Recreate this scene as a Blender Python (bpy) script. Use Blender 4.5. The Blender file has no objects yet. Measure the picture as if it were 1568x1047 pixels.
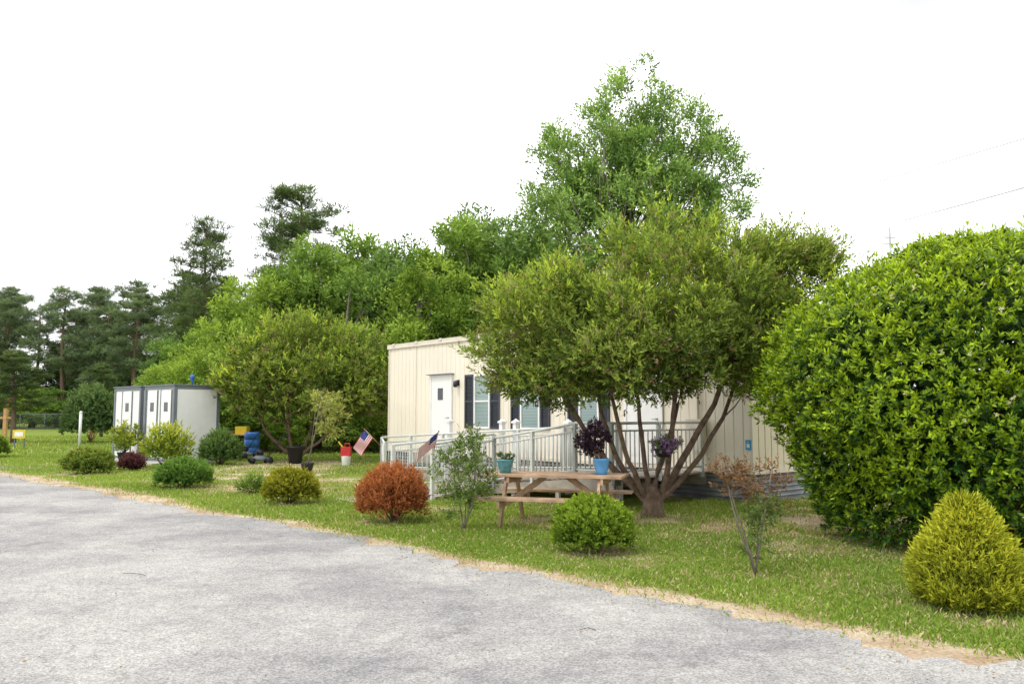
import bpy, math, numpy as np
from mathutils import Vector, Matrix
R=np.random.default_rng(11)
scene=bpy.context.scene
col=scene.collection
# ------------------------------------------------------------------ materials
def nmat(name):
    m=bpy.data.materials.new(name); m.use_nodes=True
    nt=m.node_tree; b=nt.nodes['Principled BSDF']; return m,nt,b
def mat(name,c,rough=.6,metal=0,var=.15,scale=4,bump=0,bscale=60,spec=.4,c2=None,coords='Object'):
    m,nt,b=nmat(name)
    tc=nt.nodes.new('ShaderNodeTexCoord')
    n=nt.nodes.new('ShaderNodeTexNoise'); n.inputs['Scale'].default_value=scale; n.inputs['Detail'].default_value=5
    nt.links.new(tc.outputs[coords],n.inputs['Vector'])
    mx=nt.nodes.new('ShaderNodeMix'); mx.data_type='RGBA'
    a=[max(0,x*(1-var)) for x in c]; d=[min(1,x*(1+var)) for x in c] if c2 is None else c2
    mx.inputs['A'].default_value=(*a,1); mx.inputs['B'].default_value=(*d,1)
    mr=nt.nodes.new('ShaderNodeMapRange'); mr.inputs['From Min'].default_value=.3; mr.inputs['From Max'].default_value=.7
    nt.links.new(n.outputs['Fac'],mr.inputs['Value']); nt.links.new(mr.outputs[0],mx.inputs['Factor'])
    nt.links.new(mx.outputs['Result'],b.inputs['Base Color'])
    b.inputs['Roughness'].default_value=rough; b.inputs['Metallic'].default_value=metal
    b.inputs['Specular IOR Level'].default_value=spec
    if bump>0:
        n2=nt.nodes.new('ShaderNodeTexNoise'); n2.inputs['Scale'].default_value=bscale
        nt.links.new(tc.outputs[coords],n2.inputs['Vector'])
        bp=nt.nodes.new('ShaderNodeBump'); bp.inputs['Strength'].default_value=bump; bp.inputs['Distance'].default_value=.02
        nt.links.new(n2.outputs['Fac'],bp.inputs['Height']); nt.links.new(bp.outputs[0],b.inputs['Normal'])
    return m
def leafmat(name,rough=.5,trans=.3,spec=.3,simple=False):
    m,nt,b=nmat(name)
    at=nt.nodes.new('ShaderNodeAttribute'); at.attribute_name='Col'
    if simple:
        nt.nodes.remove(b); b=nt.nodes.new('ShaderNodeBsdfDiffuse'); nt.links.new(at.outputs['Color'],b.inputs['Color'])
    else:
        nt.links.new(at.outputs['Color'],b.inputs['Base Color'])
        b.inputs['Roughness'].default_value=rough; b.inputs['Specular IOR Level'].default_value=spec
    if trans<=0:
        nt.links.new(b.outputs[0],nt.nodes['Material Output'].inputs['Surface']); return m
    tr=nt.nodes.new('ShaderNodeBsdfTranslucent')
    g=nt.nodes.new('ShaderNodeMix'); g.data_type='RGBA'; g.blend_type='MULTIPLY'; g.inputs['Factor'].default_value=1
    g.inputs['B'].default_value=(1.35,1.25,.5,1)
    nt.links.new(at.outputs['Color'],g.inputs['A']); nt.links.new(g.outputs['Result'],tr.inputs['Color'])
    ms=nt.nodes.new('ShaderNodeMixShader'); ms.inputs[0].default_value=trans
    nt.links.new(b.outputs[0],ms.inputs[1]); nt.links.new(tr.outputs[0],ms.inputs[2])
    nt.links.new(ms.outputs[0],nt.nodes['Material Output'].inputs['Surface'])
    return m
LEAF=leafmat('leaf',.6,.3,.12,True); LEAFG=leafmat('glossy_leaf',.42,.28,.28); GRASS=leafmat('grass_blade',.7,.3,.1,True); LEAFF=leafmat('far_leaf',simple=True,trans=.25)
BARK=mat('bark',(.16,.11,.075),.9,bump=.6,bscale=40,var=.4,scale=12)
BARKG=mat('bark_grey',(.2,.17,.14),.9,bump=.5,bscale=20,var=.35,scale=5)
WHITE=mat('white_paint',(.78,.78,.76),.5,var=.04)
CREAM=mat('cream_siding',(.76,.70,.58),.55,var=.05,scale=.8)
CREAM_SHADE=mat('shaded_cream_siding',(.66,.59,.43),.55,var=.06,scale=.8)  # duller copy of the cream siding; the end wall's shade is in its colour
TRIM=mat('trim',(.66,.6,.5),.5,var=.08)
SHUT=mat('shutter',(.035,.042,.055),.5,var=.1)
GALV=mat('galvanised',(.42,.44,.46),.45,.55,var=.2,scale=3)
SKIRT=mat('corrugated_steel',(.25,.26,.275),.5,.2,var=.35,scale=2)
RAILM=mat('rail_metal',(.58,.60,.57),.5,.0,var=.08)
GREYF=mat('grey_frame',(.15,.17,.19),.5,var=.1)
DECK=mat('deck_wood',(.36,.31,.26),.8,var=.25,scale=6)
WOOD=mat('table_wood',(.42,.28,.18),.75,var=.35,scale=5,bump=.3,bscale=40)
WOOD2=mat('post_wood',(.5,.28,.12),.8,var=.2,scale=5)
CONC=mat('concrete',(.42,.4,.37),.85,var=.12,scale=5,bump=.2)
BLACK=mat('black_plastic',(.015,.015,.017),.5,var=.2)
RED=mat('red_paint',(.5,.03,.03),.4,var=.1); BLUE=mat('blue_paint',(.03,.12,.38),.4,var=.1)
YEL=mat('yellow_paint',(.65,.48,.04),.45,var=.1)
BLUEPOT=mat('blue_glaze',(.09,.32,.62),.18,var=.15,scale=10,spec=.6)
TEALPOT=mat('teal_glaze',(.08,.25,.27),.2,var=.3,scale=12,spec=.6)
SIGNB=mat('sign_blue',(.02,.3,.6),.4,var=.03)
FRED=mat('flag_red',(.5,.02,.04),.7,var=.05); FWH=mat('flag_white',(.75,.75,.75),.7,var=.03); FBL=mat('flag_blue',(.015,.03,.2),.7,var=.05)
SOIL=mat('soil',(.09,.06,.04),.95,var=.3,scale=20)
def blindmat():
    m,nt,b=nmat('window_blinds')
    tc=nt.nodes.new('ShaderNodeTexCoord'); w=nt.nodes.new('ShaderNodeTexWave'); w.bands_direction='Z'; w.inputs['Scale'].default_value=9
    nt.links.new(tc.outputs['Object'],w.inputs['Vector'])
    cr=nt.nodes.new('ShaderNodeValToRGB'); cr.color_ramp.elements[0].color=(.10,.17,.17,1); cr.color_ramp.elements[1].color=(.30,.39,.37,1)
    nt.links.new(w.outputs['Fac'],cr.inputs[0]); nt.links.new(cr.outputs[0],b.inputs['Base Color'])
    b.inputs['Roughness'].default_value=.12; b.inputs['Specular IOR Level'].default_value=.7
    return m
BLIND=blindmat()
m,nt,b=nmat('dark_glass'); b.inputs['Base Color'].default_value=(.02,.025,.03,1); b.inputs['Roughness'].default_value=.08; DGLASS=m
# ------------------------------------------------------------------ mesh builder
class MB:
    def __init__(s): s.v=[];s.f=[];s.m=[];s.sm=[];s.M=Matrix.Identity(4)
    def add(s,vs,fs,m=0,smooth=False):
        o=len(s.v); s.v+=[tuple(s.M@Vector(v)) for v in vs]; s.f+=[tuple(i+o for i in f) for f in fs]
        s.m+=[m]*len(fs); s.sm+=[smooth]*len(fs)
    def box(s,c,size,m=0,rot=None):
        hx,hy,hz=[q/2 for q in size]; c=Vector(c); vs=[]
        for x,y,z in [(-1,-1,-1),(1,-1,-1),(1,1,-1),(-1,1,-1),(-1,-1,1),(1,-1,1),(1,1,1),(-1,1,1)]:
            v=Vector((x*hx,y*hy,z*hz))
            if rot is not None: v=rot@v
            vs.append(c+v)
        s.add(vs,[(0,3,2,1),(4,5,6,7),(0,1,5,4),(1,2,6,5),(2,3,7,6),(3,0,4,7)],m)
    def b2(s,lo,hi,m=0):
        s.box([(a+b)/2 for a,b in zip(lo,hi)],[b-a for a,b in zip(lo,hi)],m)
    def beam(s,a,b,w,h,m=0):
        a=Vector(a);b=Vector(b);d=b-a
        q=d.to_track_quat('Y','Z').to_matrix()
        s.box((a+b)/2,(w,d.length,h),m,q)
    def tube(s,pts,rads,n=8,m=0):
        pts=[Vector(p) for p in pts]
        if not hasattr(rads,'__len__'): rads=[rads]*len(pts)
        vs=[];fs=[]
        up=Vector((0.31,0.17,1)).normalized()
        for i,p in enumerate(pts):
            d=(pts[min(i+1,len(pts)-1)]-pts[max(i-1,0)]).normalized()
            u=d.cross(up)
            if u.length<.05: u=d.cross(Vector((1,0,0)))
            u.normalize(); w=d.cross(u)
            for k in range(n):
                a=2*math.pi*k/n; vs.append(p+(u*math.cos(a)+w*math.sin(a))*rads[i])
        for i in range(len(pts)-1):
            for k in range(n):
                k2=(k+1)%n; fs.append((i*n+k,i*n+k2,(i+1)*n+k2,(i+1)*n+k))
        fs.append(tuple(range(n-1,-1,-1))); fs.append(tuple(range((len(pts)-1)*n,len(pts)*n)))
        s.add(vs,fs,m,True)
    def lathe(s,prof,c,n=20,m=0):
        vs=[];fs=[]
        for r,z in prof:
            for k in range(n):
                a=2*math.pi*k/n; vs.append((c[0]+r*math.cos(a),c[1]+r*math.sin(a),c[2]+z))
        for i in range(len(prof)-1):
            for k in range(n):
                k2=(k+1)%n; fs.append((i*n+k,i*n+k2,(i+1)*n+k2,(i+1)*n+k))
        fs.append(tuple(range(n-1,-1,-1))); fs.append(tuple(range((len(prof)-1)*n,len(prof)*n)))
        s.add(vs,fs,m,True)
    def obj(s,name,mats,parent=None,keep=True,bevel=0):
        me=bpy.data.meshes.new(name); me.from_pydata(s.v,[],s.f); me.update()
        for mm in mats: me.materials.append(mm)
        me.polygons.foreach_set('material_index',s.m); me.polygons.foreach_set('use_smooth',s.sm)
        o=bpy.data.objects.new(name,me); col.objects.link(o)
        if parent: attach(o,parent,keep)
        if bevel:
            bv=o.modifiers.new('bevel','BEVEL'); bv.width=bevel; bv.segments=2; bv.limit_method='ANGLE'
        return o
def empty(name,loc=(0,0,0),rotz=0):
    e=bpy.data.objects.new(name,None); e.empty_display_size=.3; e.location=loc; e.rotation_euler=(0,0,rotz); col.objects.link(e); return e
def attach(o,p,keep=True):
    o.parent=p
    if keep: o.matrix_parent_inverse=(Matrix.Translation(p.location)@Matrix.Rotation(p.rotation_euler[2],4,'Z')).inverted()
# ------------------------------------------------------------------ leaves
def unit(a): return a/np.maximum(np.linalg.norm(a,axis=-1,keepdims=True),1e-9)
def rdir(n): return unit(R.normal(size=(n,3)))
def sprigs(P,D,n,slen,L,W,spread,t,dark,light,tip=.3,jit=.25,cj=.15):
    S=len(P); D=unit(D)
    u=unit(np.cross(D,R.normal(size=(S,3)))); v=np.cross(D,u)
    j=np.tile(np.linspace(.05,1,n),S); ix=np.repeat(np.arange(S),n)
    ph=np.tile(np.arange(n)*2.4,S)+np.repeat(R.random(S)*6.28,n)
    perp=u[ix]*np.cos(ph)[:,None]+v[ix]*np.sin(ph)[:,None]
    Dd=D[ix]; sl=(slen*(.6+.8*R.random(S)))[ix]
    base=P[ix]+Dd*(sl*j)[:,None]
    a=spread*(1.1-.45*j)
    d=unit(Dd*np.cos(a)[:,None]+perp*np.sin(a)[:,None]+R.normal(size=(S*n,3))*jit)
    side=unit(np.cross(d,Dd)+R.normal(size=(S*n,3))*.35)
    ll=(L*(.65+.6*R.random(S*n)))[:,None]; ww=W*.5
    V=np.stack([base,base+d*ll*.5+side*ww,base+d*ll,base+d*ll*.5-side*ww],1)
    tt=np.clip(t[ix]+tip*(j-.5)+R.normal(size=S*n)*cj,0,1)[:,None]
    C=np.array(dark)*(1-tt)+np.array(light)*tt
    return V,C
def leafobj(name,parts,material,parent=None,keep=True,sat=.94):
    V=np.concatenate([p[0] for p in parts]); C=np.concatenate([p[1] for p in parts]); N=len(V)
    lum=(C@np.array([.25,.65,.1]))[:,None]; C=lum+(C-lum)*sat
    me=bpy.data.meshes.new(name)
    me.vertices.add(N*4); me.loops.add(N*4); me.polygons.add(N)
    me.vertices.foreach_set('co',V.reshape(-1).astype(np.float32))
    me.loops.foreach_set('vertex_index',np.arange(N*4,dtype=np.int32))
    me.polygons.foreach_set('loop_start',np.arange(0,N*4,4,dtype=np.int32))
    me.polygons.foreach_set('loop_total',np.full(N,4,dtype=np.int32))
    me.update(calc_edges=True)
    ca=me.color_attributes.new('Col','FLOAT_COLOR','POINT')
    cc=np.ones((N,4,4),dtype=np.float32); cc[:,:,:3]=C[:,None,:]
    ca.data.foreach_set('color',cc.reshape(-1))
    me.materials.append(material)
    o=bpy.data.objects.new(name,me); col.objects.link(o)
    if parent: attach(o,parent,keep)
    return o
def clumps(ells,n,rmin=.35,power=.45):
    E=[(np.array(c,float),np.array(r,float)) for c,r in ells]
    w=np.array([np.prod(r)**.7 for c,r in E]); w/=w.sum()
    out=[];k=R.choice(len(E),n,p=w)
    for i in k:
        c,r=E[i]; d=rdir(1)[0]; f=rmin+(1-rmin)*R.random()**power
        out.append(c+d*r*f)
    return np.array(out)
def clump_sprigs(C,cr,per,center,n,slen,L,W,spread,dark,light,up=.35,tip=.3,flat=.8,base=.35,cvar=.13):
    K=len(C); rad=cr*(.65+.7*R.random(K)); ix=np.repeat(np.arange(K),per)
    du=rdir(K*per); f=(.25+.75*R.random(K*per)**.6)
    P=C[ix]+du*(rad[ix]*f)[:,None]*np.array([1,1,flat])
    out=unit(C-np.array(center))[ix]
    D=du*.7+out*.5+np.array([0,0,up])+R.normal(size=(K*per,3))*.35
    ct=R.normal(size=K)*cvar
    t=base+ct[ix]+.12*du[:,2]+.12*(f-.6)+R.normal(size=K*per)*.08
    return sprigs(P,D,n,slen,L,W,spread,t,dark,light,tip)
def limb(mb,a,b,r0,r1,sag=.0,wob=.08,n=6,seg=7,m=0,bow=None):
    a=np.array(a,float);b=np.array(b,float);L=np.linalg.norm(b-a);pts=[];off=R.normal(size=3)*wob*L
    if bow is not None: off=off+np.array(bow)
    for i in range(n+1):
        s=i/n; p=a+(b-a)*s+off*math.sin(math.pi*s)+R.normal(size=3)*wob*.12*L*(0<i<n)
        pts.append(p)
    mb.tube(pts,[r0+(r1-r0)*(i/n) for i in range(n+1)],seg,m); return pts
# ------------------------------------------------------------------ road edge and ground masks
EDGE=np.array([(-140,110),(-70,66),(-40,44),(-22,29),(-13.25,21.35),(-9.13,17.66),(-6.59,15.06),(-4.9,13.4),(-3.45,12.25),(-2.24,10.9),(-.443,8.9),(.364,8.25),(1.173,7.3),(2.025,6.45),(2.73,5.8),(3.27,5.35),(5,4.0),(9,1),(20,-8),(60,-40)],float)
tab=R.random((64,64))
def vn(x,y,s,o=0):
    x=x*s+o*7.3+100; y=y*s+o*3.7+100
    xi=np.floor(x).astype(int); yi=np.floor(y).astype(int); fx=x-xi; fy=y-yi
    fx=fx*fx*(3-2*fx); fy=fy*fy*(3-2*fy)
    g=lambda a,b: tab[a%64,b%64]
    return (g(xi,yi)*(1-fx)+g(xi+1,yi)*fx)*(1-fy)+(g(xi,yi+1)*(1-fx)+g(xi+1,yi+1)*fx)*fy
def fbm(x,y,s,o=0): return .5*vn(x,y,s,o)+.28*vn(x,y,s*2.1,o+1)+.15*vn(x,y,s*4.3,o+2)+.07*vn(x,y,s*9,o+3)
def sdroad(x,y):
    best=np.full(x.shape,1e9); sg=np.ones(x.shape)
    for i in range(len(EDGE)-1):
        a=EDGE[i];b=EDGE[i+1];d=b-a;L2=d@d
        t=np.clip(((x-a[0])*d[0]+(y-a[1])*d[1])/L2,0,1)
        dx=x-(a[0]+t*d[0]);dy=y-(a[1]+t*d[1]);q=np.hypot(dx,dy)
        s=np.where(d[0]*dy-d[1]*dx>0,1.,-1.)
        m=q<best; best=np.where(m,q,best); sg=np.where(m,s,sg)
    return best*sg
BARE=[(-4.2,18.8,2.4,1.1),(-1.9,16.0,1.2,.8),(-6.5,21.8,2.2,.9),(2.3,12.6,1.0,.8),(4.6,12.2,1.4,.6),(2.9,9.9,.7,.6),(1.7,9.2,.5,.6),(5.2,10.2,2.0,1.1),(-1.79,12.35,.7,.9),(-3.97,14.85,.6,.9),(-7.2,18,.6,.8),(.94,9.6,.5,.9),(3.75,6.8,.6,1.0),(-11.5,22,.7,.6),(-7,26.5,3.0,.9),(7,14,3,.9),(2.43,8.3,.3,.6),(.6,12,1.0,.7),(2.2,10.9,.8,.6),(-9.5,23.5,1.6,.5),(3.0,11.4,.7,.7),(-1.2,13.8,.6,.5)]
def bare(x,y):
    b=np.clip((fbm(x,y,.8,5)-.54)*4,0,1)*.5
    for cx,cy,r,s in BARE:
        b=b+s*np.exp(-((x-cx)**2+(y-cy)**2)/(r*r)*1.5)*np.clip(fbm(x,y,1.9,9)*2.6-.5,0,1.2)
    sd=sdroad(x,y)
    wd=(.1+.5*fbm(x,y,.9,3))*np.clip(1-(x+3)*.12,1,2.4)
    b=b+np.clip(1.15-sd/wd,0,1)*1.1
    return np.clip(b,0,1),sd
def lines(lo,hi,st,far):
    c=list(np.arange(lo,hi,st)); a=[];x=lo;s=st
    while x>-far: s*=1.25; x-=s; a.append(x)
    b_=[];x=c[-1];s=st
    while x<far: s*=1.25; x+=s; b_.append(x)
    return np.array(a[::-1]+c+b_)
xs=lines(-20,10,.14,1500); ys=lines(4,32,.14,1500)
X,Y=np.meshgrid(xs,ys); nx,ny=len(xs),len(ys)
bm_,sd_=bare(X.ravel(),Y.ravel())
gv=np.stack([X.ravel(),Y.ravel(),np.zeros(X.size)],1)
me=bpy.data.meshes.new('grass_ground')
i=np.arange((nx-1)*(ny-1)); r_=i//(nx-1); c_=i%(nx-1); q=r_*nx+c_
F=np.stack([q,q+1,q+nx+1,q+nx],1)
me.vertices.add(len(gv)); me.loops.add(F.size); me.polygons.add(len(F))
me.vertices.foreach_set('co',gv.ravel().astype(np.float32)); me.loops.foreach_set('vertex_index',F.ravel().astype(np.int32))
me.polygons.foreach_set('loop_start',np.arange(0,F.size,4,dtype=np.int32)); me.polygons.foreach_set('loop_total',np.full(len(F),4,dtype=np.int32))
me.update(calc_edges=True)
ca=me.color_attributes.new('Col','FLOAT_COLOR','POINT')
g1=np.array([.14,.21,.033]); g2=np.array([.24,.29,.055])
gm=fbm(gv[:,0],gv[:,1],.35,20)[:,None]; gc=g1*(1-gm)+g2*gm
ca.data.foreach_set('color',np.concatenate([gc,bm_[:,None]],1).ravel().astype(np.float32))
m,nt,b=nmat('grass_and_dirt'); at=nt.nodes.new('ShaderNodeAttribute'); at.attribute_name='Col'
tc=nt.nodes.new('ShaderNodeTexCoord')
def nz_(s,d=8,r=.7):
    n1=nt.nodes.new('ShaderNodeTexNoise'); n1.inputs['Scale'].default_value=s; n1.inputs['Detail'].default_value=d; n1.inputs['Roughness'].default_value=r
    nt.links.new(tc.outputs['Object'],n1.inputs['Vector']); return n1
n1=nz_(30,5,.75); n2=nz_(5,6,.75); n3=nz_(1.2,3,.6)
ma=nt.nodes.new('ShaderNodeMath'); ma.operation='MULTIPLY_ADD'; nt.links.new(n2.outputs['Fac'],ma.inputs[0]); ma.inputs[1].default_value=1.5; ma.inputs[2].default_value=-.75
ad=nt.nodes.new('ShaderNodeMath'); ad.operation='ADD'; nt.links.new(ma.outputs[0],ad.inputs[0]); nt.links.new(at.outputs['Alpha'],ad.inputs[1])
ss=nt.nodes.new('ShaderNodeMapRange'); ss.interpolation_type='SMOOTHSTEP'; ss.inputs['From Min'].default_value=.28; ss.inputs['From Max'].default_value=.68; nt.links.new(ad.outputs[0],ss.inputs['Value'])
dr=nt.nodes.new('ShaderNodeValToRGB'); e=dr.color_ramp.elements; e[0].position=.35; e[0].color=(.38,.27,.17,1); e[1].position=.65; e[1].color=(.60,.50,.36,1); nt.links.new(n3.outputs['Fac'],dr.inputs[0])
gx=nt.nodes.new('ShaderNodeMix'); gx.data_type='RGBA'; nt.links.new(ss.outputs[0],gx.inputs['Factor']); nt.links.new(at.outputs['Color'],gx.inputs['A']); nt.links.new(dr.outputs[0],gx.inputs['B'])
mr=nt.nodes.new('ShaderNodeMapRange'); mr.inputs['From Min'].default_value=.3; mr.inputs['From Max'].default_value=.7; mr.inputs['To Min'].default_value=.55; mr.inputs['To Max'].default_value=1.3
nt.links.new(n1.outputs['Fac'],mr.inputs['Value'])
vm=nt.nodes.new('ShaderNodeVectorMath'); vm.operation='SCALE'; nt.links.new(gx.outputs['Result'],vm.inputs[0]); nt.links.new(mr.outputs[0],vm.inputs['Scale'])
nt.links.new(vm.outputs[0],b.inputs['Base Color']); b.inputs['Roughness'].default_value=.95; b.inputs['Specular IOR Level'].default_value=.1
bp=nt.nodes.new('ShaderNodeBump'); bp.inputs['Strength'].default_value=.6; bp.inputs['Distance'].default_value=.03; nt.links.new(n1.outputs['Fac'],bp.inputs['Height']); nt.links.new(bp.outputs[0],b.inputs['Normal'])
me.materials.append(m); o=bpy.data.objects.new('grass_ground',me); col.objects.link(o)
# road
pts=[]
for i in range(len(EDGE)-1):
    a,b_=EDGE[i],EDGE[i+1]; L=np.linalg.norm(b_-a); n=max(2,int(L/.07)) if L<12 else 10
    for k in range(n): pts.append(a+(b_-a)*k/n)
pts=np.array(pts)
for _ in range(14):
    pts[1:-1]=.5*pts[1:-1]+.25*(pts[:-2]+pts[2:])
pn=fbm(pts[:,0],pts[:,1],1.4,30)-.5; pn2=vn(pts[:,0],pts[:,1],8,31)-.5; pn3=vn(pts[:,0],pts[:,1],18,33)-.5
w_=pn*.42+pn2*.16+pn3*.09
pts=pts+np.stack([w_,w_],1)
poly=[(p[0],p[1],.004) for p in pts]+[(60,-300,.004),(-300,-300,.004),(-300,110,.004)]
mb=MB(); mb.add(poly,[tuple(range(len(poly)))][::-1])
m,nt,b=nmat('weathered_asphalt'); tc=nt.nodes.new('ShaderNodeTexCoord')
def N(t,**k):
    n=nt.nodes.new(t)
    for a,v in k.items(): n.inputs[a].default_value=v
    return n
big=N('ShaderNodeTexNoise',Scale=.42,Detail=6,Roughness=.68); fine=N('ShaderNodeTexVoronoi',Scale=85); mid=N('ShaderNodeTexNoise',Scale=6,Detail=5,Roughness=.8); fine2=N('ShaderNodeTexNoise',Scale=120,Detail=2,Roughness=.8)
for q in (big,fine,mid,fine2): nt.links.new(tc.outputs['Object'],q.inputs['Vector'])
cr=nt.nodes.new('ShaderNodeValToRGB'); e=cr.color_ramp.elements; e[0].position=.38; e[0].color=(.235,.23,.23,1); e[1].position=.58; e[1].color=(.385,.372,.35,1)
nt.links.new(big.outputs['Fac'],cr.inputs[0])
def mulc(a,bsock,lo,hi,fmin,fmax):
    r=nt.nodes.new('ShaderNodeMapRange'); r.inputs['From Min'].default_value=fmin; r.inputs['From Max'].default_value=fmax; r.inputs['To Min'].default_value=lo; r.inputs['To Max'].default_value=hi
    nt.links.new(bsock,r.inputs['Value']); v=nt.nodes.new('ShaderNodeVectorMath'); v.operation='SCALE'; nt.links.new(a,v.inputs[0]); nt.links.new(r.outputs[0],v.inputs['Scale']); return v.outputs[0]
c1=mulc(cr.outputs[0],mid.outputs['Fac'],.84,1.14,.3,.7)
sep=nt.nodes.new('ShaderNodeSeparateColor'); nt.links.new(fine.outputs['Color'],sep.inputs[0])
c2=mulc(c1,sep.outputs[0],.66,1.34,0,1)
c3=mulc(c2,fine2.outputs['Fac'],.8,1.2,.3,.7)
cv=N('ShaderNodeTexVoronoi',Scale=.3); cv.feature='DISTANCE_TO_EDGE'
wn=N('ShaderNodeTexNoise',Scale=1.6,Detail=4); nt.links.new(tc.outputs['Object'],wn.inputs['Vector'])
va=nt.nodes.new('ShaderNodeVectorMath'); va.operation='MULTIPLY_ADD'; va.inputs[1].default_value=(1.2,1.2,1.2); nt.links.new(wn.outputs['Color'],va.inputs[0]); nt.links.new(tc.outputs['Object'],va.inputs[2]); nt.links.new(va.outputs[0],cv.inputs['Vector'])
c4=mulc(c3,cv.outputs['Distance'],.78,1,.0,.006)
nt.links.new(c4,b.inputs['Base Color']); b.inputs['Roughness'].default_value=.88; b.inputs['Specular IOR Level'].default_value=.2
bp=nt.nodes.new('ShaderNodeBump'); bp.inputs['Strength'].default_value=.5; bp.inputs['Distance'].default_value=.006; nt.links.new(fine.outputs['Distance'],bp.inputs['Height']); nt.links.new(bp.outputs[0],b.inputs['Normal'])
mb.obj('asphalt_road',[m])
mb=MB(); mb.add([(-30,27.5,.004),(-13.6,24.0,.004),(-13.3,24.7,.004),(-30,29.5,.004)],[(0,1,2,3)]); mb.obj('gravel_path',[mat('gravel',(.2,.19,.18),.9,var=.4,scale=30)])
def blades(n,x0,x1,y0,y1,Ls,W,f=1.):
    x=x0+(x1-x0)*R.random(n); y=y0+(y1-y0)*R.random(n)
    k=np.abs(x)<(.66*y+1.0); x=x[k];y=y[k]
    bb,sd=bare(x,y)
    keep=(sd>-.1)&(R.random(len(x))<(1-bb*.93)*np.clip(.35+1.2*fbm(x,y,1.1,40),0,1))
    tx=(x-4.35)*-.643+(y-14.85)*.766; ty=(x-4.35)*-.766+(y-14.85)*-.643
    keep&=~((tx>-.05)&(tx<12.6)&(ty<.05)&(ty>-4.3))
    keep&=~((tx>.9)&(tx<10.5)&(ty>-.1)&(ty<2.7))
    x=x[keep];y=y[keep];bb=bb[keep];n=len(x)
    P=np.stack([x,y,np.zeros(n)],1); d=unit(np.stack([R.normal(size=n)*.5,R.normal(size=n)*.5,np.ones(n)],1))
    L=Ls*(.4+.9*R.random(n))*(.5+.95*fbm(x,y,.8,41)); a=R.random(n)*math.pi
    s=np.stack([np.cos(a),np.sin(a),0*a],1)*W*.5
    V=np.stack([P-s,P+s,P+d*L[:,None]*.6+s*.7+R.normal(size=(n,3))*.003,P+d*L[:,None]+np.stack([R.normal(size=n)*.012,R.normal(size=n)*.012,0*x],1)],1)
    t=np.clip(fbm(x,y,.45,42)*.9+R.normal(size=n)*.22,0,1)[:,None]
    C=np.array([.145,.26,.028])*(1-t)+np.array([.36,.47,.075])*t
    dry=(R.random(n)<.09+.4*bb)[:,None]; C=np.where(dry,np.array([.58,.49,.28])*(.7+.5*R.random(n))[:,None],C)
    return V,C
g=[blades(260000,-3,7,5,12,.045,.0065),blades(200000,-10,10,11,19,.055,.012),blades(120000,-20,9,18,32,.065,.022),blades(50000,-36,-4,30,60,.09,.05)]
leafobj('lawn_grass',g,GRASS)
n=1400; ii=R.integers(40,len(pts)-40,n); off=R.normal(size=n)*.2-.08
P=np.stack([pts[ii,0]+off*.64,pts[ii,1]+off*.77,np.full(n,.008)],1)
D=unit(np.stack([R.normal(size=n),R.normal(size=n),np.abs(R.normal(size=n))*.12],1))
deb=sprigs(P,D,1,.001,.03,.01,.2,R.random(n),(.2,.12,.05),(.6,.48,.28),0)
n=200; P=np.stack([R.uniform(-8,5,n),R.uniform(3.5,14,n),np.full(n,.008)],1); D=unit(np.stack([R.normal(size=n),R.normal(size=n),np.abs(R.normal(size=n))*.15],1))
deb2=sprigs(P,D,1,.001,.03,.012,.2,R.random(n),(.1,.06,.03),(.4,.25,.12),0)
n=26000; x=R.uniform(-8,8,n); y=R.uniform(5,20,n); bb,sd=bare(x,y); k=(sd>0)&(R.random(n)<bb*.8+.02); x=x[k];y=y[k];n=len(x)
P=np.stack([x,y,R.random(n)*.01+.004],1); D=unit(np.stack([R.normal(size=n),R.normal(size=n),np.abs(R.normal(size=n))*.1],1))
deb3=sprigs(P,D,1,.001,.07,.007,.2,R.random(n),(.22,.13,.06),(.62,.5,.3),0)
leafobj('fallen_leaves',[deb,deb2,deb3],GRASS)
mb=MB()
for a,b_ in [((-3.9,8.35,.012),(-3.6,8.2,.02)),((.5,6.2,.012),(.62,6.2,.012))]: mb.tube([a,((a[0]+b_[0])/2,(a[1]+b_[1])/2+.03,.02),b_],.003,5)
mb.obj('fallen_twigs',[BARK])
# ------------------------------------------------------------------ building
RZ=math.atan2(.766,-.643)
B=empty('mobile_office_building',(4.35,14.85,0),RZ)
LEN,WID,ZB,ZT=12.48,4.3,.56,3.62
def ribs(axis,length,const,outdir,z0,z1,pitch,gw,gd):
    prof=[];x=0.
    while x<length-1e-6:
        e=min(x+pitch-gw,length); prof+= [(x,0),(e,0)]
        if e<length: prof+=[(e+gw*.3,-gd),(e+gw*.7,-gd)]
        x+=pitch
    vs=[];fs=[]
    for a,d in prof:
        for z in (z0,z1):
            vs.append((a,const+d*outdir,z) if axis=='x' else (const+d*outdir,-a,z))
    for k in range(len(prof)-1): fs.append((2*k,2*k+2,2*k+3,2*k+1))
    return vs,fs
mb=MB(); mb.add(*ribs('x',LEN,0,1,ZB,ZT,.203,.022,.012)); mb.add(*ribs('x',LEN,-WID,-1,ZB,ZT,.203,.022,.012)); mb.add(*ribs('y',WID,LEN,1,ZB,ZT,.203,.022,.012)); mb.obj('walls',[CREAM],B,False)
mb=MB(); mb.add(*ribs('y',WID,0,-1,ZB,ZT,.203,.03,.02)); mb.obj('end_wall',[CREAM_SHADE],B,False)
mb=MB(); mb.b2((-.04,-WID-.04,ZT),(LEN+.04,.05,ZT+.03),0); mb.b2((-.05,.016,ZT-.1),(LEN+.05,.05,ZT-.003),0); mb.b2((-.05,-WID-.04,ZT-.1),(-.016,.014,ZT-.003),0); mb.b2((LEN+.016,-WID-.04,ZT-.1),(LEN+.05,.014,ZT-.003),0)
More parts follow.
